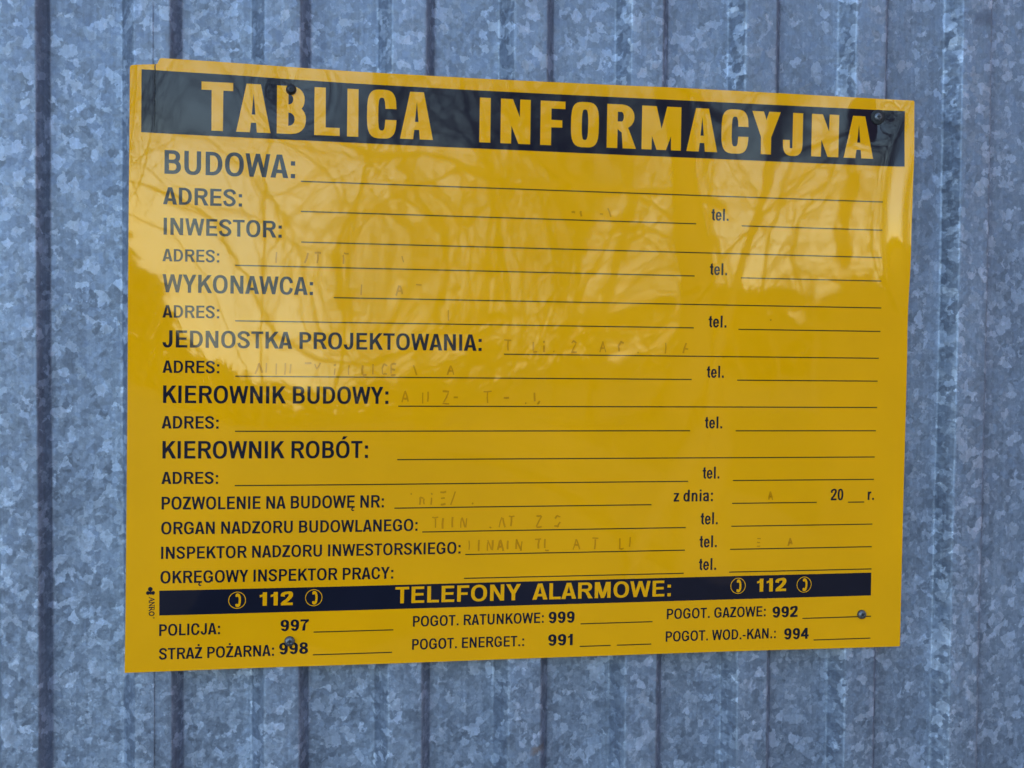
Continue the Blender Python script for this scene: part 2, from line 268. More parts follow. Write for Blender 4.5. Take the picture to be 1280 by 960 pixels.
def vinyl(name, col, var=.045, rough=.022, ior=None):
    """glossy printed foil: nearly even colour, faint weathering, fine waviness of the sheet"""
    m, nt, b = new_mat(name)
    tc = nd(nt, 'ShaderNodeTexCoord')
    n1 = nd(nt, 'ShaderNodeTexNoise', Scale=9., Detail=4.)
    n2 = nd(nt, 'ShaderNodeTexNoise', Scale=160., Detail=3.)
    nt.links.new(tc.outputs['Object'], n1.inputs['Vector'])
    nt.links.new(tc.outputs['Object'], n2.inputs['Vector'])
    c0 = tuple(x * (1 - var) for x in col)
    c1 = tuple(min(1, x * (1 + var)) for x in col)
    nt.links.new(ramp(nt, n1.outputs['Fac'], [(.3, c0), (.7, c1)]), b.inputs['Base Color'])
    r = math_n(nt, 'MULTIPLY_ADD', n2.outputs['Fac'], .02, rough - .008)
    nt.links.new(r, b.inputs['Roughness'])
    b.inputs['IOR'].default_value = ior or IOR
    n3 = nd(nt, 'ShaderNodeTexNoise', Scale=26., Detail=2., Roughness=.4)
    nt.links.new(tc.outputs['Object'], n3.inputs['Vector'])
    bp = nd(nt, 'ShaderNodeBump', Strength=1., Distance=BUMP)
    nt.links.new(n3.outputs['Fac'], bp.inputs['Height'])
    nt.links.new(bp.outputs['Normal'], b.inputs['Normal'])
    return m


def plain(name, col, rough=.6, metal=0., var=.2, scale=30.):
    m, nt, b = new_mat(name)
    tc = nd(nt, 'ShaderNodeTexCoord')
    n1 = nd(nt, 'ShaderNodeTexNoise', Scale=scale, Detail=6., Roughness=.6)
    nt.links.new(tc.outputs['Object'], n1.inputs['Vector'])
    nt.links.new(ramp(nt, n1.outputs['Fac'], [(.3, tuple(x * (1 - var) for x in col)), (.7, tuple(x * (1 + var) for x in col))]), b.inputs['Base Color'])
    b.inputs['Roughness'].default_value = rough
    b.inputs['Metallic'].default_value = metal
    return m


def galvanised():
    """hot-dip zinc: flat crystals (spangle), each with its own tone and its own tilt"""
    m, nt, b = new_mat('galvanised zinc')
    L = nt.links
    tc = nd(nt, 'ShaderNodeTexCoord')
    mp = nd(nt, 'ShaderNodeMapping')
    mp.inputs['Scale'].default_value = (1, .6, .92)
    L.new(tc.outputs['Object'], mp.inputs['Vector'])
    P = mp.outputs['Vector']

    def warp(amount, scale):
        nz = nd(nt, 'ShaderNodeTexNoise', Scale=scale, Detail=3., Roughness=.6)
        L.new(P, nz.inputs['Vector'])
        s = nd(nt, 'ShaderNodeVectorMath', operation='SUBTRACT'); s.inputs[1].default_value = (.5, .5, .5)
        L.new(nz.outputs['Color'], s.inputs[0])
        k = nd(nt, 'ShaderNodeVectorMath', operation='SCALE'); k.inputs['Scale'].default_value = amount
        L.new(s.outputs[0], k.inputs[0])
        a = nd(nt, 'ShaderNodeVectorMath', operation='ADD')
        L.new(P, a.inputs[0]); L.new(k.outputs[0], a.inputs[1])
        return a.outputs[0]
    W = warp(.016, 100.)
    v1 = nd(nt, 'ShaderNodeTexVoronoi', feature='SMOOTH_F1', Scale=140., Smoothness=.22, Randomness=1.); L.new(W, v1.inputs['Vector'])
    v2 = nd(nt, 'ShaderNodeTexVoronoi', feature='SMOOTH_F1', Scale=310., Smoothness=.16, Randomness=1.); L.new(warp(.008, 190.), v2.inputs['Vector'])
    s1 = nd(nt, 'ShaderNodeSeparateColor'); L.new(v1.outputs['Color'], s1.inputs[0])
    s2 = nd(nt, 'ShaderNodeSeparateColor'); L.new(v2.outputs['Color'], s2.inputs[0])
    # tone of a crystal: most are mid grey, some pale, a few dark
    t1 = ramp(nt, s1.outputs[0], [(0, (.26,) * 3), (.25, (.38,) * 3), (.58, (.46,) * 3), (.72, (.58,) * 3), (.84, (.86,) * 3), (1, (1.,) * 3)])
    t2 = ramp(nt, s2.outputs[0], [(0, (.30,) * 3), (.50, (.45,) * 3), (.78, (.62,) * 3), (1, (.98,) * 3)])
    big = nd(nt, 'ShaderNodeTexNoise', Scale=7., Detail=5., Roughness=.65); L.new(P, big.inputs['Vector'])
    fine = nd(nt, 'ShaderNodeTexNoise', Scale=330., Detail=4., Roughness=.7); L.new(P, fine.inputs['Vector'])
    # rolling marks: short vertical streaks
    mp2 = nd(nt, 'ShaderNodeMapping'); mp2.inputs['Scale'].default_value = (300, 300, 7); L.new(tc.outputs['Object'], mp2.inputs['Vector'])
    stk = nd(nt, 'ShaderNodeTexNoise', Scale=1., Detail=3., Roughness=.6); L.new(mp2.outputs['Vector'], stk.inputs['Vector'])
    a = math_n(nt, 'MULTIPLY', t1, .62)
    a = math_n(nt, 'MULTIPLY_ADD', t2, .38, a)
    a = math_n(nt, 'MULTIPLY_ADD', math_n(nt, 'SUBTRACT', big.outputs['Fac'], .5), .42, a)
    a = math_n(nt, 'MULTIPLY_ADD', math_n(nt, 'SUBTRACT', fine.outputs['Fac'], .5), .34, a)
    a = math_n(nt, 'MULTIPLY_ADD', math_n(nt, 'SUBTRACT', stk.outputs['Fac'], .5), .30, a)
    # old handling stain near the top right corner and a rusty fleck under the sign
    def blot(cx, cz, rx, rz):
        sx = nd(nt, 'ShaderNodeSeparateXYZ'); L.new(W, sx.inputs[0])
        dx = math_n(nt, 'MULTIPLY', math_n(nt, 'SUBTRACT', sx.outputs[0], cx), 1 / rx)
        dz = math_n(nt, 'MULTIPLY', math_n(nt, 'SUBTRACT', sx.outputs[2], cz * .92), 1 / (rz * .92))
        r2 = math_n(nt, 'ADD', math_n(nt, 'MULTIPLY', dx, dx), math_n(nt, 'MULTIPLY', dz, dz))
        return math_n(nt, 'MAXIMUM', math_n(nt, 'SUBTRACT', 1., r2), 0.)
    st = math_n(nt, 'ADD', blot(.775, Z0 + .585, .017, .009), math_n(nt, 'MULTIPLY', blot(.752, Z0 + .586, .009, .005), .6))
    a = math_n(nt, 'MULTIPLY', a, math_n(nt, 'SUBTRACT', 1., math_n(nt, 'MULTIPLY', st, .62)))
    col = ramp(nt, a, [(.0, ZN[0]), (.36, ZN[1]), (.52, ZN[2]), (.72, ZN[3]), (1., ZN[4])])
    rust = math_n(nt, 'MINIMUM', math_n(nt, 'MULTIPLY', blot(.3555, Z0 - .0816, .010, .005), .7), 1.)
    mx = nd(nt, 'ShaderNodeMix', data_type='RGBA'); L.new(rust, mx.inputs[0]); L.new(col, mx.inputs[6]); mx.inputs[7].default_value = (.16, .10, .06, 1)
    L.new(mx.outputs[2], b.inputs['Base Color'])
    b.inputs['Metallic'].default_value = METAL
    ro = math_n(nt, 'MULTIPLY_ADD', s1.outputs[1], .14, .46)
    L.new(ro, b.inputs['Roughness'])
    # crystal tilt
    g = nd(nt, 'ShaderNodeNewGeometry')
    def tilt(src, k):
        s = nd(nt, 'ShaderNodeVectorMath', operation='SUBTRACT'); s.inputs[1].default_value = (.5, .5, .5); L.new(src, s.inputs[0])
        c = nd(nt, 'ShaderNodeVectorMath', operation='SCALE'); c.inputs['Scale'].default_value = k; L.new(s.outputs[0], c.inputs[0])
        return c.outputs[0]
    ad = nd(nt, 'ShaderNodeVectorMath', operation='ADD'); L.new(tilt(v1.outputs['Color'], .20), ad.inputs[0]); L.new(tilt(v2.outputs['Color'], .18), ad.inputs[1])
    ad2 = nd(nt, 'ShaderNodeVectorMath', operation='ADD'); L.new(ad.outputs[0], ad2.inputs[0]); L.new(g.outputs['Normal'], ad2.inputs[1])
    no = nd(nt, 'ShaderNodeVectorMath', operation='NORMALIZE'); L.new(ad2.outputs[0], no.inputs[0])
    bp = nd(nt, 'ShaderNodeBump', Strength=.5, Distance=.0006)
    L.new(fine.outputs['Fac'], bp.inputs['Height']); L.new(no.outputs[0], bp.inputs['Normal'])
    L.new(bp.outputs['Normal'], b.inputs['Normal'])
    return m


M_ZINC = galvanised()
M_YEL = vinyl('yellow foil', YEL)
M_BLK = vinyl('black print', (.009, .010, .021), .15, .03, 1.375)
M_LINE = vinyl('thin print', (.07, .045, .008), .15)
M_CRACK_SHADE = plain('crack shade', (.022, .020, .020), .8)
M_FADE = vinyl('faded marker ink', FADE, .06)
M_EDGE = plain('board core', (.62, .50, .14), .5)
M_RUB_SHADE = plain('rubber washer and recess shade', (.016, .017, .019), .7)
M_SCREW = plain('blackened steel', (.15, .16, .18), .45, .7, .3, 900.)
M_SCREWD = plain('dark steel', (.035, .036, .042), .42, .7, .3, 900.)
M_BARK = plain('bark', (.036, .030, .025), .9, 0, .35, 14.)
M_TWIG = plain('twig bark', (.05, .04, .032), .9, 0, .3, 8.)
M_GROUND = plain('worn grass and earth', (.017, .0145, .0085), .95, 0, .45, 1.3)
M_HEDGE = plain('dark scrub', (.022, .022, .012), .95, 0, .4, 3.)
M_BRICK = plain('brick', (.13, .062, .048), .85, 0, .25, 6.)
M_ROOF = plain('roof sheet', (.06, .05, .05), .6, 0, .2, 4.)
M_PANE = plain('window glass', (.03, .035, .04), .08, 0, .1, 2.)

# ---------------------------------------------------------------- setting: ground
gv, gf = [], []
mesh_obj('ground', [(-150, -150, 0), (150, -150, 0), (150, 150, 0), (-150, 150, 0)], [(0, 1, 2, 3)], M_GROUND)
tag(bpy.data.objects['ground'], kind='structure')

# ---------------------------------------------------------------- the corrugated metal wall
PER = .1066                       # one rib and one pan
XD = .0402                        # centre of the slope on the right of a rib
RIB_Y, PAN_Y = .0036, .0216       # the rib stands 18 mm out of the pan
LEAN = .0040 / .62                # the sheets hang a third of a degree out of true against the sign


def profile(x0, x1):
    """points (x, y, sharp) of the trapezoid profile between x0 and x1, corners rounded"""
    raw = []
    k0 = int(math.floor((x0 - XD) / PER)) - 1
    k1 = int(math.ceil((x1 - XD) / PER)) + 1
    for k in range(k0, k1 + 1):
        c = XD + k * PER
        raw += [(c - .0345 - .0095, PAN_Y), (c - .0345, RIB_Y), (c - .0048, RIB_Y), (c + .0048, PAN_Y)]
    pts = []
    for i in range(1, len(raw) - 1):
        a, p, q = (Vector(raw[j]) for j in (i - 1, i, i + 1))
        r = .0015
        u = (a - p).normalized() * r; w = (q - p).normalized() * r
        for t in (0, .25, .5, .75, 1):
            pts.append(p + u * (1 - t) ** 2 + w * t ** 2)
    # fill flats
    out = []
    for a, b in zip(pts, pts[1:]):
        out.append(a)
        n = int((b - a).length / .006)
        for j in range(1, n): out.append(a.lerp(b, j / n))
    keep = [p for p in out if x0 <= p.x <= x1]
    for a, b in zip(out, out[1:]):                      # cut the ends off exactly
        if a.x < x0 < b.x: keep.insert(0, a.lerp(b, (x0 - a.x) / (b.x - a.x)))
        if a.x < x1 < b.x: keep.append(a.lerp(b, (x1 - a.x) / (b.x - a.x)))
    return keep


def wall_sheet(x0, x1, y_off, parent, seed):
    pr = profile(x0, x1)
    zs = [0.06 + i * .02 for i in range(int(2.34 / .02) + 1)]
    verts, faces = [], []
    rnd = random.Random(seed)
    ph = [rnd.uniform(0, 6.28) for _ in range(8)]
    for z in zs:
        for p in pr:
            pan = (p.y - RIB_Y) / (PAN_Y - RIB_Y)
            wob = .00035 * math.sin(z * 7.1 + ph[0] + p.x * 9) + .00025 * math.sin(z * 17 + ph[1] + p.x * 31) + .0005 * pan * math.sin(z * 4 + p.x * 23 + ph[2])
            dx = .0005 * math.sin(z * 5.3 + ph[3] + p.x * 14) + .0003 * math.sin(z * 13 + ph[4])
            x = p.x - (z - Z0 - .25) * LEAN + dx
            y = p.y + y_off + wob
            # the knock in the sheet above the right corner of the sign
            ddx, ddz = x - .705, (z - Z0) - .553
            y += .0022 * math.exp(-(ddx * .85 - ddz * .5) ** 2 / .000022 - (ddx * .6 + ddz * .8) ** 2 / .00020)
            verts.append((x, y, z))
    n = len(pr)
    for i in range(len(zs) - 1):
        for j in range(n - 1):
            faces.append((i * n + j, i * n + j + 1, (i + 1) * n + j + 1, (i + 1) * n + j))
    o = mesh_obj('metal_sheet', verts, faces, M_ZINC, parent, smooth=True)
    md = o.modifiers.new('gauge', 'SOLIDIFY'); md.thickness = .0006; md.offset = -1
    return o


wall = empty('metal_wall', (0, 0, 0))
tag(wall, 'bluish galvanised corrugated metal wall behind the yellow sign', 'wall')
wall_sheet(-1.08, .0212, -.0009, wall, 1)
wall_sheet(-.014, 1.12, 0., wall, 2)
wall_sheet(1.085, 2.18, -.0009, wall, 3)

# ---------------------------------------------------------------- how the plastic sheet bends
def smooth01(t):
    t = min(1., max(0., t))
    return t * t * (3 - 2 * t)


KX = [(-.02, -.0), (.02, .0012), (.045, .0030), (.08, .0050), (.13, .0056), (.19, .0055), (.25, .0042), (.32, .0026), (.42, .0012), (.52, .0002), (.60, -.0002), (.75, -.0003)]


def kx(x):
    # smooth interpolation (Catmull-Rom) of the bulge strength along the sign
    n = len(KX)
    for i in range(n - 1):
        if x <= KX[i + 1][0] or i == n - 2:
            x0, y0 = KX[max(0, i - 1)]; x1, y1 = KX[i]; x2, y2 = KX[i + 1]; x3, y3 = KX[min(n - 1, i + 2)]
            t = min(1., max(0., (x - x1) / (x2 - x1)))
            m1 = (y2 - y0) / max(1e-6, x2 - x0) * (x2 - x1); m2 = (y3 - y1) / max(1e-6, x3 - x1) * (x2 - x1)
            return (2 * t ** 3 - 3 * t * t + 1) * y1 + (t ** 3 - 2 * t * t + t) * m1 + (-2 * t ** 3 + 3 * t * t) * y2 + (t ** 3 - t * t) * m2
    return 0


def bend(x, z):
    """forward displacement (m) of the board at x, z (z from its bottom edge)"""
    d = kx(x) * .5 * (1 - math.tanh((z - .27) / .085)) * (1 - math.exp(-(z / .09) ** 2))
    d += .00150 * (1 + math.tanh((z - .395) / .05)) * math.exp(-max(0, x) / .030)                # lifted top left corner
    xc = .6825 + 2.0 * (z - .395) ** 2
    am = .31 * smooth01((z - .295) / .08) * (1 - .55 * smooth01((z - .44) / .06))
    d += am * .0085 * .886 * (1 + math.erf((x - xc) / .0085))                                # right margin kinks forward
    u = max(0., x - .635)
    d += .014 * u * u / .06 * smooth01((z - .26) / .12)
    for sx, sz, a, r in ((.132, .4877, -.0009, .022), (.6645, .4886, -.0009, .015), (.1351, .0222, -.0008, .02), (.6604, .0309, -.0005, .015)):
        d += a * math.exp(-((x - sx) ** 2 + (z - sz) ** 2) / (r * r))                         # dimples under the screws
    d += .0003 * math.exp(-((x - .205) ** 2 + (z - .405) ** 2) / .045 ** 2)                   # shallow swirl below the title
    d += 0.00014 * math.sin(31 * x + 9 * z + 1.) + .00012 * math.sin(23 * z - 14 * x) + .00004 * math.sin(47 * x - 38 * z + 2.)
    return d


def bend_normal(x, z):
    e = .0006
    dx = (bend(x + e, z) - bend(x - e, z)) / (2 * e)
    dz = (bend(x, z + e) - bend(x, z - e)) / (2 * e)
    v = Vector((-dx, -1., -dz)); v.normalize()
    return v


# every printed layer is creased along the same lines as the board, so that none pokes through another
CUTS_X = [.000013 + .0075 * i for i in range(85)] + [.6375 + .0025 * i for i in range(26)]
CUTS_Z = [.000017 + .0075 * i for i in range(69)]


def print_mesh(name, groups, lift, mat, parent):
    """flat outlines (lists of loops, even-odd) laid on the bent board as one thin printed mesh"""
    bm = bmesh.new()
    for loops in groups:
        L = [[Vector((p[0], p[1], 0)) for p in l] for l in loops]
        flat = [p for l in L for p in l]
        tris = tessellate_polygon(L)
        vs = [bm.verts.new(p) for p in flat]
        for t in tris:
            a, b, c = (flat[i] for i in t)
            ar = (b - a).cross(c - a).z
            if abs(ar) < 1e-12: continue
            try: bm.faces.new([vs[i] for i in (t if ar > 0 else t[::-1])])
            except ValueError: pass
    xs = [v.co.x for v in bm.verts]; zs = [v.co.y for v in bm.verts]
    for ax, cuts, lo, hi in ((0, CUTS_X, min(xs), max(xs)), (1, CUTS_Z, min(zs), max(zs))):
        for c in cuts:
            if not lo < c < hi: continue
            co = [0, 0, 0]; no = [0, 0, 0]; co[ax] = c; no[ax] = 1
            bmesh.ops.bisect_plane(bm, geom=bm.verts[:] + bm.edges[:] + bm.faces[:], plane_co=co, plane_no=no, dist=1e-7)
    bm.verts.index_update()
    V, N = [], []
    for v in bm.verts:
        x, z = v.co.x, v.co.y
        V.append((x, -bend(x, z) - lift, z)); N.append(bend_normal(x, z))
    F = [[v.index for v in f.verts] for f in bm.faces]
    bm.free()
    return mesh_obj(name, V, F, mat, parent, N)


# ---------------------------------------------------------------- lettering: own outlines, drawn for this sign
def loops_of(st, ch):
    adv, s = GLYPHS[st][ch]
    return adv, [[tuple(int(v) / 1000 for v in p.split(',')) for p in l.split(' ')] for l in s.split(';')]


def text_groups(st, text, x0, x1, z, cap):
    pen, items, lo, hi = 0., [], 1e9, -1e9
    sp = .62 if st in ('title', 'wide') else .30
    for ch in text:
        if ch == ' ': pen += sp; continue
        adv, L = loops_of(st, ch)
        L = [[(px + pen, pz) for px, pz in l] for l in L]
        lo = min(lo, min(p[0] for l in L for p in l)); hi = max(hi, max(p[0] for l in L for p in l))
        items.append(L); pen += adv
        if st == 'title': pen += .035
    k = (x1 - x0) / (hi - lo)
    G = []
    for L in items:
        G += islands([[(x0 + (px - lo) * k, z + pz * cap) for px, pz in l] for l in L])
    return G


def _area(l):
    return sum(a[0] * b[1] - b[0] * a[1] for a, b in zip(l, l[1:] + l[:1])) / 2


def _inside(p, l):
    c = False
    for a, b in zip(l, l[1:] + l[:1]):
        if (a[1] > p[1]) != (b[1] > p[1]) and p[0] < (b[0] - a[0]) * (p[1] - a[1]) / (b[1] - a[1]) + a[0]: c = not c
    return c


def islands(loops):
    """split the loops of one glyph into islands, each an outer loop with its own holes"""
    outer = [l for l in loops if not any(_inside(l[0], m) for m in loops if m is not l)]
    return [[o] + [l for l in loops if l not in outer and _inside(l[0], o)] for o in outer]


def rect_g(x0, z0, x1, z1):
    return [[(x0, z0), (x1, z0), (x1, z1), (x0, z1)]]


# ---------------------------------------------------------------- the sign
sign = empty('information_sign', (0, 0, Z0))
tag(sign, 'yellow and black information board screwed to the corrugated metal wall', 'sign')

CRACK = [(.0209, .4515), (.0213, .462), (.0206, .471), (.0212, .480), (.0207, .489), (.0210, .497)]


def crack_loop(w):
    """the torn split: down one lip and up the other"""
    left = [(x - w * (.25 + .75 * (z - .4515) / .05), z) for x, z in CRACK[1:]]
    right = [(x + w * (.25 + .75 * (z - .4515) / .05), z) for x, z in CRACK[1:]]
    return left, right


cl, cr = crack_loop(.00045)
outline = [(-.0006, 0), (.1071, .0003), (.23, .0002), (.3727, .0006), (.5224, .0006), (.6990, -.0002), (.6999, .0007)]
outline += [(.6999, .16), (.6999, .27), (.6992, .32), (.6982, .38), (.6986, .43), (.6996, .47), (.7001, .5040), (.6990, .5052), (.588, .5058), (.4666, .5060), (.4077, .5055), (.2931, .5050), (.1828, .5056), (.07, .5078), (.0262, .5082), (.0247, .5076), (.0238, .5058), (.0228, .5036), (.0216, .5031)]
outline += [(.0213, .5030)] + cr[::-1] + [CRACK[0]] + cl + [(.0206, .5029)]
outline += [(.012, .5021), (.0035, .5012), (.0016, .5006), (.0009, .4988), (.0007, .424), (.0003, .3257), (.0004, .2269), (.0001, .1441), (-.0002, .0542), (-.0007, .0010)]
board = print_mesh('board', [[outline]], 0., M_YEL, sign)
# its thickness: walls round the outline and a back sheet
V, F = [], []
dense = []
for a, b in zip(outline, outline[1:] + outline[:1]):
    n = max(1, int(math.hypot(b[0] - a[0], b[1] - a[1]) / .004))
    dense += [(a[0] + (b[0] - a[0]) * i / n, a[1] + (b[1] - a[1]) * i / n) for i in range(n)]
for x, z in dense:
    V += [(x, -bend(x, z), z), (x, -bend(x, z) + .0013, z)]
n = len(dense)
for i in range(n):
    j = (i + 1) % n
    F.append((2 * i, 2 * i + 1, 2 * j + 1, 2 * j))
mesh_obj('board_edge', V, F, M_EDGE, sign, smooth=False)
back = print_mesh('board_back', [[outline]], -.0013, M_EDGE, sign)
back.data.flip_normals()

band_out = [(.0102, .4468), (.6904, .4442), (.6910, .4952), (.45, .4962), (.25, .4965), (.12, .4976), (.0212, .4980)]
band_out = [(.0102, .4469), (.08, .4462), (.25, .4452), (.45, .4447), (.6904, .4442), (.6910, .4952), (.45, .4950), (.28, .4948), (.18, .4955), (.08, .4974), (.0213, .4980)] + cr[::-1][1:] + [CRACK[0]] + cl[:-1] + [(.0206, .4980), (.0102, .4981)]
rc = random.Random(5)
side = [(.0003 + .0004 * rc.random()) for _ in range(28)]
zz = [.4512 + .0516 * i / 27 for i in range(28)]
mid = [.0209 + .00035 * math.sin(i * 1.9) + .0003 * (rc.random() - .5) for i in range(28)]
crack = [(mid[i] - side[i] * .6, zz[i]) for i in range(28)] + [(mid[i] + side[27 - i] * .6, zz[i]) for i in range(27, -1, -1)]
print_mesh('crack', [[crack[::-1]]], .00030, M_CRACK_SHADE, sign)  # dark strip over the split; the shade of the gap is its colour

band = print_mesh('header_band', [[band_out]], .00012, M_BLK, sign)
alarm = print_mesh('alarm_band', [[[(.0270, .0473), (.35, .0478), (.6693, .0483), (.6692, .0696), (.35, .0689), (.0270, .0682)]]], .00012, M_BLK, sign)

for st, text, x0, x1, z, cap in TEXTS:
    g = text_groups(st, text, x0, x1, z, cap)
    if st == 'title':
        print_mesh('title_lettering', g, .00024, M_YEL, band)
    elif text in ('112', 'TELEFONY ALARMOWE:'):
        print_mesh('alarm_lettering', g, .00024, M_YEL, alarm)
    else:
        print_mesh('emergency_number' if st == 'black' else 'caption', g, .00012, M_BLK, sign)

for x0, x1, z in LINES:
    h = .00052
    print_mesh('writing_line', [rect_g(x0, z - h, x1, z + h)], .00010, M_LINE, sign)


def ring_loops(cx, cz, rx, rz, w):
    o = [(cx + rx * math.cos(t * math.pi / 18), cz + rz * math.sin(t * math.pi / 18)) for t in range(36)]
    i = [(cx + (rx - w) * math.cos(t * math.pi / 18), cz + (rz - w) * math.sin(t * math.pi / 18)) for t in range(36)]
    return [o, i]


HANDSET = [(-.16, .70), (-.02, .80), (.18, .78), (.34, .62), (.42, .32), (.44, 0), (.42, -.32), (.34, -.62), (.18, -.80), (-.02, -.82), (-.18, -.70), (-.20, -.46), (-.04, -.40), (.10, -.46), (.16, -.30), (.19, 0), (.16, .30), (.10, .44), (-.04, .38), (-.18, .44)]
for cx, cz in ((.0908, .0587), (.1550, .0593), (.5384, .0603), (.6026, .0600)):
    r = .0073
    print_mesh('telephone_symbol', [ring_loops(cx, cz, r, r, .0006), [[(cx + px * r, cz + pz * r) for px, pz in HANDSET]]], .00024, M_YEL, alarm)


# printer's mark in the left margin, reading downwards
def stroke_groups(pts_list, w):
    G = []
    for pts in pts_list:
        for a, b in zip(pts, pts[1:]):
            dx, dz = b[0] - a[0], b[1] - a[1]; l = math.hypot(dx, dz)
            if l < 1e-9: continue
            nx, nz = -dz / l * w / 2, dx / l * w / 2
            ex, ez = dx / l * w * .25, dz / l * w * .25
            G.append([[(a[0] - ex - nx, a[1] - ez - nz), (b[0] + ex - nx, b[1] + ez - nz), (b[0] + ex + nx, b[1] + ez + nz), (a[0] - ex + nx, a[1] - ez + nz)]])
    return G


def down(px, pz, ox, oz, s):        # glyph units -> margin, text turned a quarter clockwise
    return (ox + pz * s, oz - px * s)


MARK = []
ser = []
pen = 0
for ch, adv, strokes in (('A', .92, [(0, [(.05, 0), (.42, 1)]), (1, [(.42, 1), (.80, 0)]), (0, [(.2, .35), (.62, .35)]), (0, [(-.05, 0), (.2, 0)]), (0, [(.62, 0), (.95, 0)])]),
                         ('N', .98, [(0, [(.12, 0), (.12, 1)]), (1, [(.12, 1), (.78, 0)]), (0, [(.78, 0), (.78, 1)]), (0, [(-.02, 0), (.28, 0)]), (0, [(.62, 1), (.94, 1)])]),
                         ('R', .92, [(1, [(.14, 0), (.14, 1)]), (0, [(.14, 1), (.52, .98), (.66, .76), (.52, .5), (.14, .48)]), (1, [(.42, .48), (.82, 0)]), (0, [(0, 0), (.3, 0)])]),
                         ('O', 1.0, [(1, [(.08, .5), (.18, .16), (.45, 0), (.74, .16), (.84, .5), (.74, .84), (.45, 1), (.18, .84), (.08, .5)])])):
    for wgt, pts in strokes:
        MARK += stroke_groups([[down(px + pen, pz, .0188, .0628, .0042) for px, pz in pts]], .00085 if wgt else .0005)
    pen += adv
MARK += [ring_loops(.0226, .0628 - (pen + .28) * .0042, .0007, .0007, .0003)]
lob = lambda cx, cz, r: [[(cx + r * math.cos(t * .5236), cz + r * math.sin(t * .5236)) for t in range(12)]]
MARK += [lob(.0197, .0696, .0019), lob(.0178, .0664, .0016), lob(.0219, .0664, .0016), [[(.0190, .0690), (.0207, .0690), (.0205, .0650), (.0193, .0650)]]]
mk = print_mesh('maker_mark', MARK[:0] + MARK, .00012, M_BLK, sign)

# what is left of the handwriting: weathered strokes of capital letters on the ruled lines
HW = {'A': [[(0, 0), (.3, 1), (.6, 0)], [(.12, .4), (.48, .4)]], 'T': [[(0, 1), (.6, 1)], [(.3, 1), (.28, 0)]], 'I': [[(.1, 1), (.08, 0)]], 'N': [[(0, 0), (.03, 1), (.45, 0), (.5, 1)]],
      'L': [[(0, 1), (0, 0), (.4, 0)]], 'E': [[(.45, 1), (0, 1), (0, 0), (.45, 0)], [(0, .5), (.35, .5)]], 'Y': [[(0, 1), (.25, .5), (.5, 1)], [(.25, .5), (.2, 0)]], 'H': [[(0, 0), (0, 1)], [(.45, 0), (.45, 1)], [(0, .5), (.45, .5)]],
      'U': [[(0, 1), (.02, .2), (.25, 0), (.45, .2), (.47, 1)]], '/': [[(0, -.1), (.45, 1.2)]], 'M': [[(0, 0), (.05, 1), (.3, .3), (.55, 1), (.6, 0)]], 'S': [[(.5, .9), (.2, 1), (.05, .75), (.45, .4), (.3, 0), (0, .1)]],
      'C': [[(.5, .85), (.25, 1), (.02, .6), (.1, .1), (.5, .1)]], 'Z': [[(0, 1), (.5, 1), (0, 0), (.5, 0)]], '2': [[(0, .8), (.2, 1), (.45, .8), (0, 0), (.5, 0)]], '.': [[(.1, 0), (.13, .08)]], 'i': [[(.1, .6), (.08, 0)], [(.1, .85), (.1, .9)]], 'n': [[(0, 0), (.02, .6), (.3, .55), (.32, 0)]]}
rnd = random.Random(7)


def handwriting(text, x, z, h, keep, adv=.86):
    G = []
    for ch in text:
        for st in HW.get(ch, []):
            for a, b in zip(st, st[1:]):
                if rnd.random() > keep: continue                        # whole strokes have flaked off
                p, q = rnd.uniform(0, .18), rnd.uniform(.8, 1.)
                j = lambda: rnd.uniform(-.03, .03)
                P = [(x + (a[0] + (b[0] - a[0]) * t + j()) * h, z + (a[1] + (b[1] - a[1]) * t + j()) * h) for t in (p, (p + q) / 2, q)]
                G += stroke_groups([P], rnd.uniform(.0010, .0018))
        x += adv * h
    return G


for text, x, z, h, keep in (
        ('T ILi.12  A C .  I A', .318, .2705, .0100, 0.90),
        ('I AIIN TY iN LICE A   A', .088, .2492, .0095, 0.78),
        ('A N ZE  T H .U', .228, .2250, .0105, 0.78),
        ('iniE/ .', .236, .1380, .0105, 0.93),
        ('TIIN  .AT  Z S', .256, .1168, .0098, 0.93),
        ('IINAIN TL. A T  LI', .288, .0962, .0100, 0.90),
        ('T  .A', .540, .1380, .0075, 0.65),
        ('E    A', .556, .0960, .0070, 0.65),
        ('T L A T E  AT', .19, .3172, .0095, 0.22),
        ('I LAT  E N A M  A', .12, .3424, .0095, 0.22),
        ('A ECAANA', .36, .3885, .0095, 0.22),
        ('. i .', .55, .2945, .008, 0.22),
        ('I   L A', .232, .2958, .0105, 0.22)):
    for word in re.finditer(r'\S+', text):
        G = handwriting(word.group(), x + .86 * h * word.start(), z, h, keep)
        if G: print_mesh('faded_handwriting', G, .00008, M_FADE, sign)


# ---------------------------------------------------------------- screws
def lathe(prof, seg=28):
    V, F = [], []
    for i, (r, y) in enumerate(prof):
        for k in range(seg):
            t = 2 * math.pi * k / seg
            V.append((r * math.cos(t), -y, r * math.sin(t)))
    for i in range(len(prof) - 1):
        for k in range(seg):
            l = (k + 1) % seg
            F.append((i * seg + k, i * seg + l, (i + 1) * seg + l, (i + 1) * seg + k))
    F.append(tuple(range((len(prof) - 1) * seg, len(prof) * seg)))
    return V, F


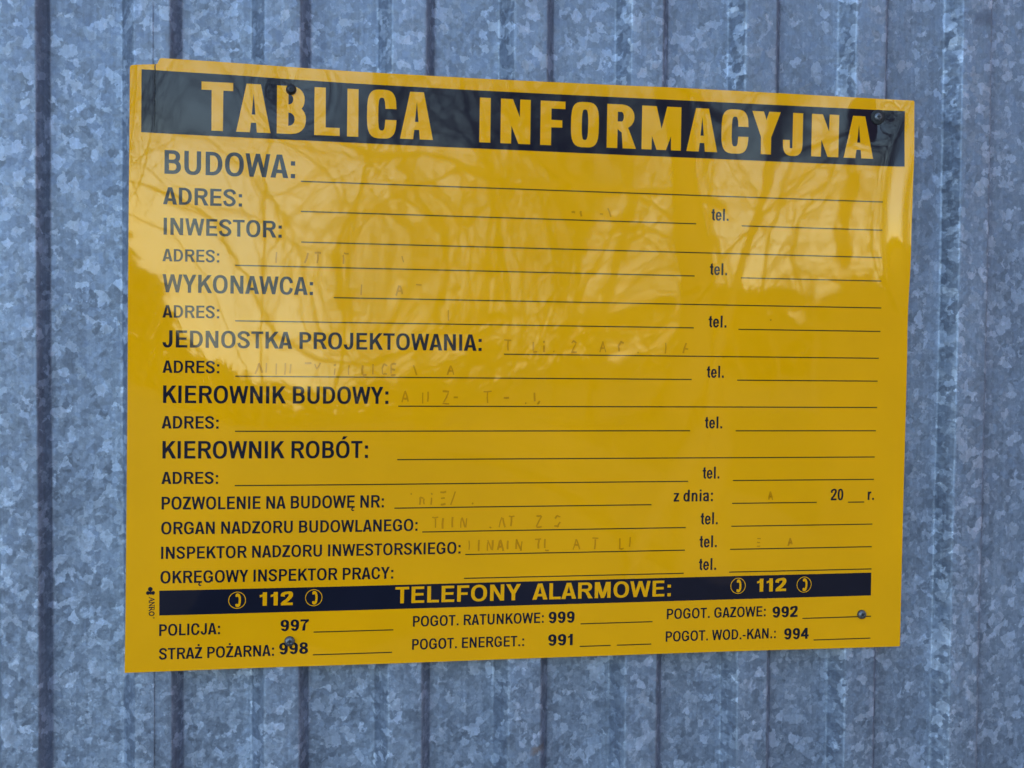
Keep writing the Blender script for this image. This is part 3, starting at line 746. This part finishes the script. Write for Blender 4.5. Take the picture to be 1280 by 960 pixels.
def screw(x, z, label, rw, rh, dome, mat, turn):
    e = empty('screw', (x, -bend(x, z) - .0003, Z0 + z))
    n = bend_normal(x, z)
    e.rotation_euler = (math.asin(max(-1, min(1, n.z))) * -1, 0, math.atan2(n.x, -n.y))
    tag(e, label, 'screw', 'screws fixing the yellow sign to the wall')
    V, F = lathe([(rw, 0), (rw, .0007), (rw * .95, .0012), (rw * .80, .0014), (rh * .5, .0014)])
    mesh_obj('washer', V, F, M_RUB_SHADE, e, smooth=True)
    V, F = lathe([(rh, .0013), (rh, .0018), (rh * .93, .0018 + dome * .45), (rh * .75, .0018 + dome * .8), (rh * .45, .0018 + dome), (rh * .30, .0018 + dome * .98), (rh * .2, .0018 + dome * .5)])
    h = mesh_obj('head', V, F, mat, e, smooth=True)
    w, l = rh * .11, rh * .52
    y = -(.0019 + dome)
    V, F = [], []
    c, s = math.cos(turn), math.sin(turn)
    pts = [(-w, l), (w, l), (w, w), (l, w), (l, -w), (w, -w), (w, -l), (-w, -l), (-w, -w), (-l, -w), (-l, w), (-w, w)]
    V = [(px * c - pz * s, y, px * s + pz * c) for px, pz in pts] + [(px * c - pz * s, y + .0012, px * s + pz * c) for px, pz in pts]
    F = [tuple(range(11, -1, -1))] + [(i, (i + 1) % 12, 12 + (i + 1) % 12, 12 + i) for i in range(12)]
    mesh_obj('recess_shade', V, F, M_RUB_SHADE, h)  # dark cross standing proud of the head; recess shade put into its colour
    return e


screw(.1320, .4877, 'black screw at the upper edge of the B in the big title', .0044, .0040, .0018, M_SCREWD, .3)
screw(.6645, .4886, 'screw in a dark round washer at the right end of the black header band', .0068, .0038, .0015, M_SCREW, .1)
screw(.1351, .0222, 'bluish grey screw between the numbers 997 and 998', .0044, .0041, .0018, M_SCREW, .0)
screw(.6604, .0309, 'small dark screw on the ruled line after the number 992', .0043, .0040, .0018, M_SCREW, .6)


# ---------------------------------------------------------------- what stands behind the camera and shows in the gloss
def tube(V, F, pts, rad, seg):
    b = len(V)
    for i, p in enumerate(pts):
        d = (pts[min(i + 1, len(pts) - 1)] - pts[max(i - 1, 0)]).normalized()
        u = d.cross(Vector((.31, .87, .38))).normalized(); w = d.cross(u)
        for k in range(seg):
            t = 2 * math.pi * k / seg
            V.append(p + (u * math.cos(t) + w * math.sin(t)) * rad[i])
    for i in range(len(pts) - 1):
        for k in range(seg):
            l = (k + 1) % seg
            F.append((b + i * seg + k, b + i * seg + l, b + (i + 1) * seg + l, b + (i + 1) * seg + k))


def grow(rnd, p, d, length, r, level, maxl, VF, sag):
    n = 6 if level < 2 else 4
    pts, rad = [p.copy()], [r]
    q, dd = p.copy(), d.copy()
    for i in range(n):
        j = .10 + .07 * level
        dd = (dd + Vector((rnd.gauss(0, j), rnd.gauss(0, j), rnd.gauss(0, j) + (.05 if level < 3 else -.02)))).normalized()
        q = q + dd * (length / n)
        pts.append(q.copy()); rad.append(r * (1 - .62 * (i + 1) / n) if level else r * (1 - .4 * (i + 1) / n))
    V, F = VF[0] if level == 0 else (VF[1] if level < 3 else VF[2])
    tube(V, F, pts, rad, (10, 7, 5, 4, 3, 3)[level])
    if level >= maxl: return
    for k in range((7, 6, 6, 5, 4)[level]):
        t = rnd.uniform(.35 if level == 0 else .2, 1.)
        i = min(n - 1, int(t * n)); f = t * n - i
        o = pts[i].lerp(pts[i + 1], f)
        base = (pts[i + 1] - pts[i]).normalized()
        a = base.cross(Vector((rnd.gauss(0, 1), rnd.gauss(0, 1), rnd.gauss(0, 1)))).normalized()
        ang = rnd.uniform(.5, 1.15)
        nd_ = base * math.cos(ang) + a * math.sin(ang)
        grow(rnd, o, nd_, length * rnd.uniform(.45, .72), rad[i] * rnd.uniform(.38, .6), level + 1, maxl, VF, sag)


def bare_tree(x, y, height, r, lean, seed, label, maxl=4, limbs=()):
    rnd = random.Random(seed)
    e = empty('bare_tree', (x, y, 0))
    tag(e, label, 'tree', 'bare trees mirrored in the glossy sign')
    VF = [([], []), ([], []), ([], [])]
    grow(rnd, Vector((0, 0, -.1)), Vector((lean[0], lean[1], 1)).normalized(), height, r, 0, maxl, VF, 0)
    for (z, dx, dy, dz, ln, rr) in limbs:
        grow(rnd, Vector((lean[0] * z, lean[1] * z, z)), Vector((dx, dy, dz)).normalized(), ln, rr, 1, maxl, VF, 0)
    mesh_obj('trunk', *VF[0], M_BARK, e, smooth=True)
    mesh_obj('limbs', *VF[1], M_BARK, e, smooth=True)
    mesh_obj('twigs', *VF[2], M_TWIG, e)


for args in TREES:
    bare_tree(*args)

# the thin wood further off: two trees grown, the rest copied with their trunk, limbs and twigs
def copy_tree(o, x, y, rz, k):
    c = o.copy(); S.objects.link(c); c.location = (x, y, 0); c.rotation_euler.z = rz; c.scale = (k, k, k)
    for ch in o.children:
        q = ch.copy(); S.objects.link(q); q.parent = c
    return c


WL = 'thin bare tree of the far wood, faintly mirrored in the upper half of the sign'
wood = []
for i, sd in enumerate((71, 72, 75)):
    bare_tree(6.0 + 1.4 * i, -27. - i, 6.6, .06, (.03 * (i - 1), 0), sd, WL, 5, ((1.2, 1, 0, .5, 3., .03), (1.6, -1, .1, .5, 3., .03), (2.0, .2, 1, .6, 3., .025), (.8, -.6, 0, .8, 3., .025)))
    wood.append([o for o in S.objects if o.name.startswith('bare_tree')][-1])
for w in wood: w['group'] = 'bare trees of the far wood mirrored in the sign'
rw = random.Random(12)
for i in range(12):
    t = 5.0 + 5.0 * (i + rw.uniform(.1, .9)) / 9 + (4.2 if i > 8 else 0)
    copy_tree(wood[i % 3], t, rw.uniform(-36, -25), rw.uniform(0, 6.28), rw.uniform(.8, 1.25) * (.7 if t < 6 else 1.))

# far scrub: one mass of clumps along the horizon behind the photographer
rs = random.Random(3)
V, F = [], []
for i in range(240):
    az = rs.uniform(-1.1, 1.1); dist = rs.uniform(52, 72)
    cx, cy = dist * math.sin(az), -dist * math.cos(az)
    w, hgt = rs.uniform(2., 4.5), rs.uniform(2.5, 3.1)
    for k in range(90):
        t = rs.uniform(0, 6.28); rr = rs.uniform(.1, 1) * w; zz = rs.uniform(0, 1)
        p = Vector((cx + rr * math.cos(t) * math.sqrt(1 - zz * .8), cy + rr * math.sin(t), zz * hgt))
        s = rs.uniform(.15, .45)
        b = len(V)
        for q in range(4): V.append(p + Vector((rs.uniform(-s, s), rs.uniform(-s, s), rs.uniform(-s, s))))
        F += [(b, b + 1, b + 2), (b, b + 2, b + 3), (b, b + 1, b + 3), (b + 1, b + 2, b + 3)]
mesh_obj('scrub', V, F, M_HEDGE)
tag(bpy.data.objects['scrub'], 'dark low scrub along the horizon mirrored as the even lower part of the sign', 'scrub', kind='stuff')


def box(V, F, x0, y0, z0, x1, y1, z1):
    b = len(V)
    V += [(x0, y0, z0), (x1, y0, z0), (x1, y1, z0), (x0, y1, z0), (x0, y0, z1), (x1, y0, z1), (x1, y1, z1), (x0, y1, z1)]
    F += [tuple(b + i for i in f) for f in ((0, 3, 2, 1), (4, 5, 6, 7), (0, 1, 5, 4), (1, 2, 6, 5), (2, 3, 7, 6), (3, 0, 4, 7))]


x0, y0, x1, y1, hh = HOUSE
house = empty('brick_house', ((x0 + x1) / 2, (y0 + y1) / 2, 0))
tag(house, 'reddish brown brick house mirrored in the header band, enlarged to shade the wall ribs', 'house')
hx, hy = (x1 - x0) / 2, (y1 - y0) / 2
V, F = [], []; box(V, F, -hx, -hy, 0, hx, hy, hh); mesh_obj('wall', V, F, M_BRICK, house)
V = [(-hx - .3, -hy - .3, hh + .004), (hx + .3, -hy - .3, hh + .004), (hx + .3, hy + .3, hh + .004), (-hx - .3, hy + .3, hh + .004), (0, -hy - .3, hh + 1.8), (0, hy + .3, hh + 1.8)]
mesh_obj('roof', V, [(3, 2, 1, 0), (1, 2, 5, 4), (3, 0, 4, 5), (0, 1, 4), (2, 3, 5)], M_ROOF, house)
for wy in (-2.4, 0, 2.4):
    V, F = [], []; box(V, F, -hx - .03, wy - .55, 1.2, -hx + .04, wy + .55, 2.6); fr = mesh_obj('window', V, F, M_ROOF, house)
    V, F = [], []; box(V, F, -hx - .04, wy - .48, 1.27, -hx, wy + .48, 2.53); mesh_obj('pane', V, F, M_PANE, fr)
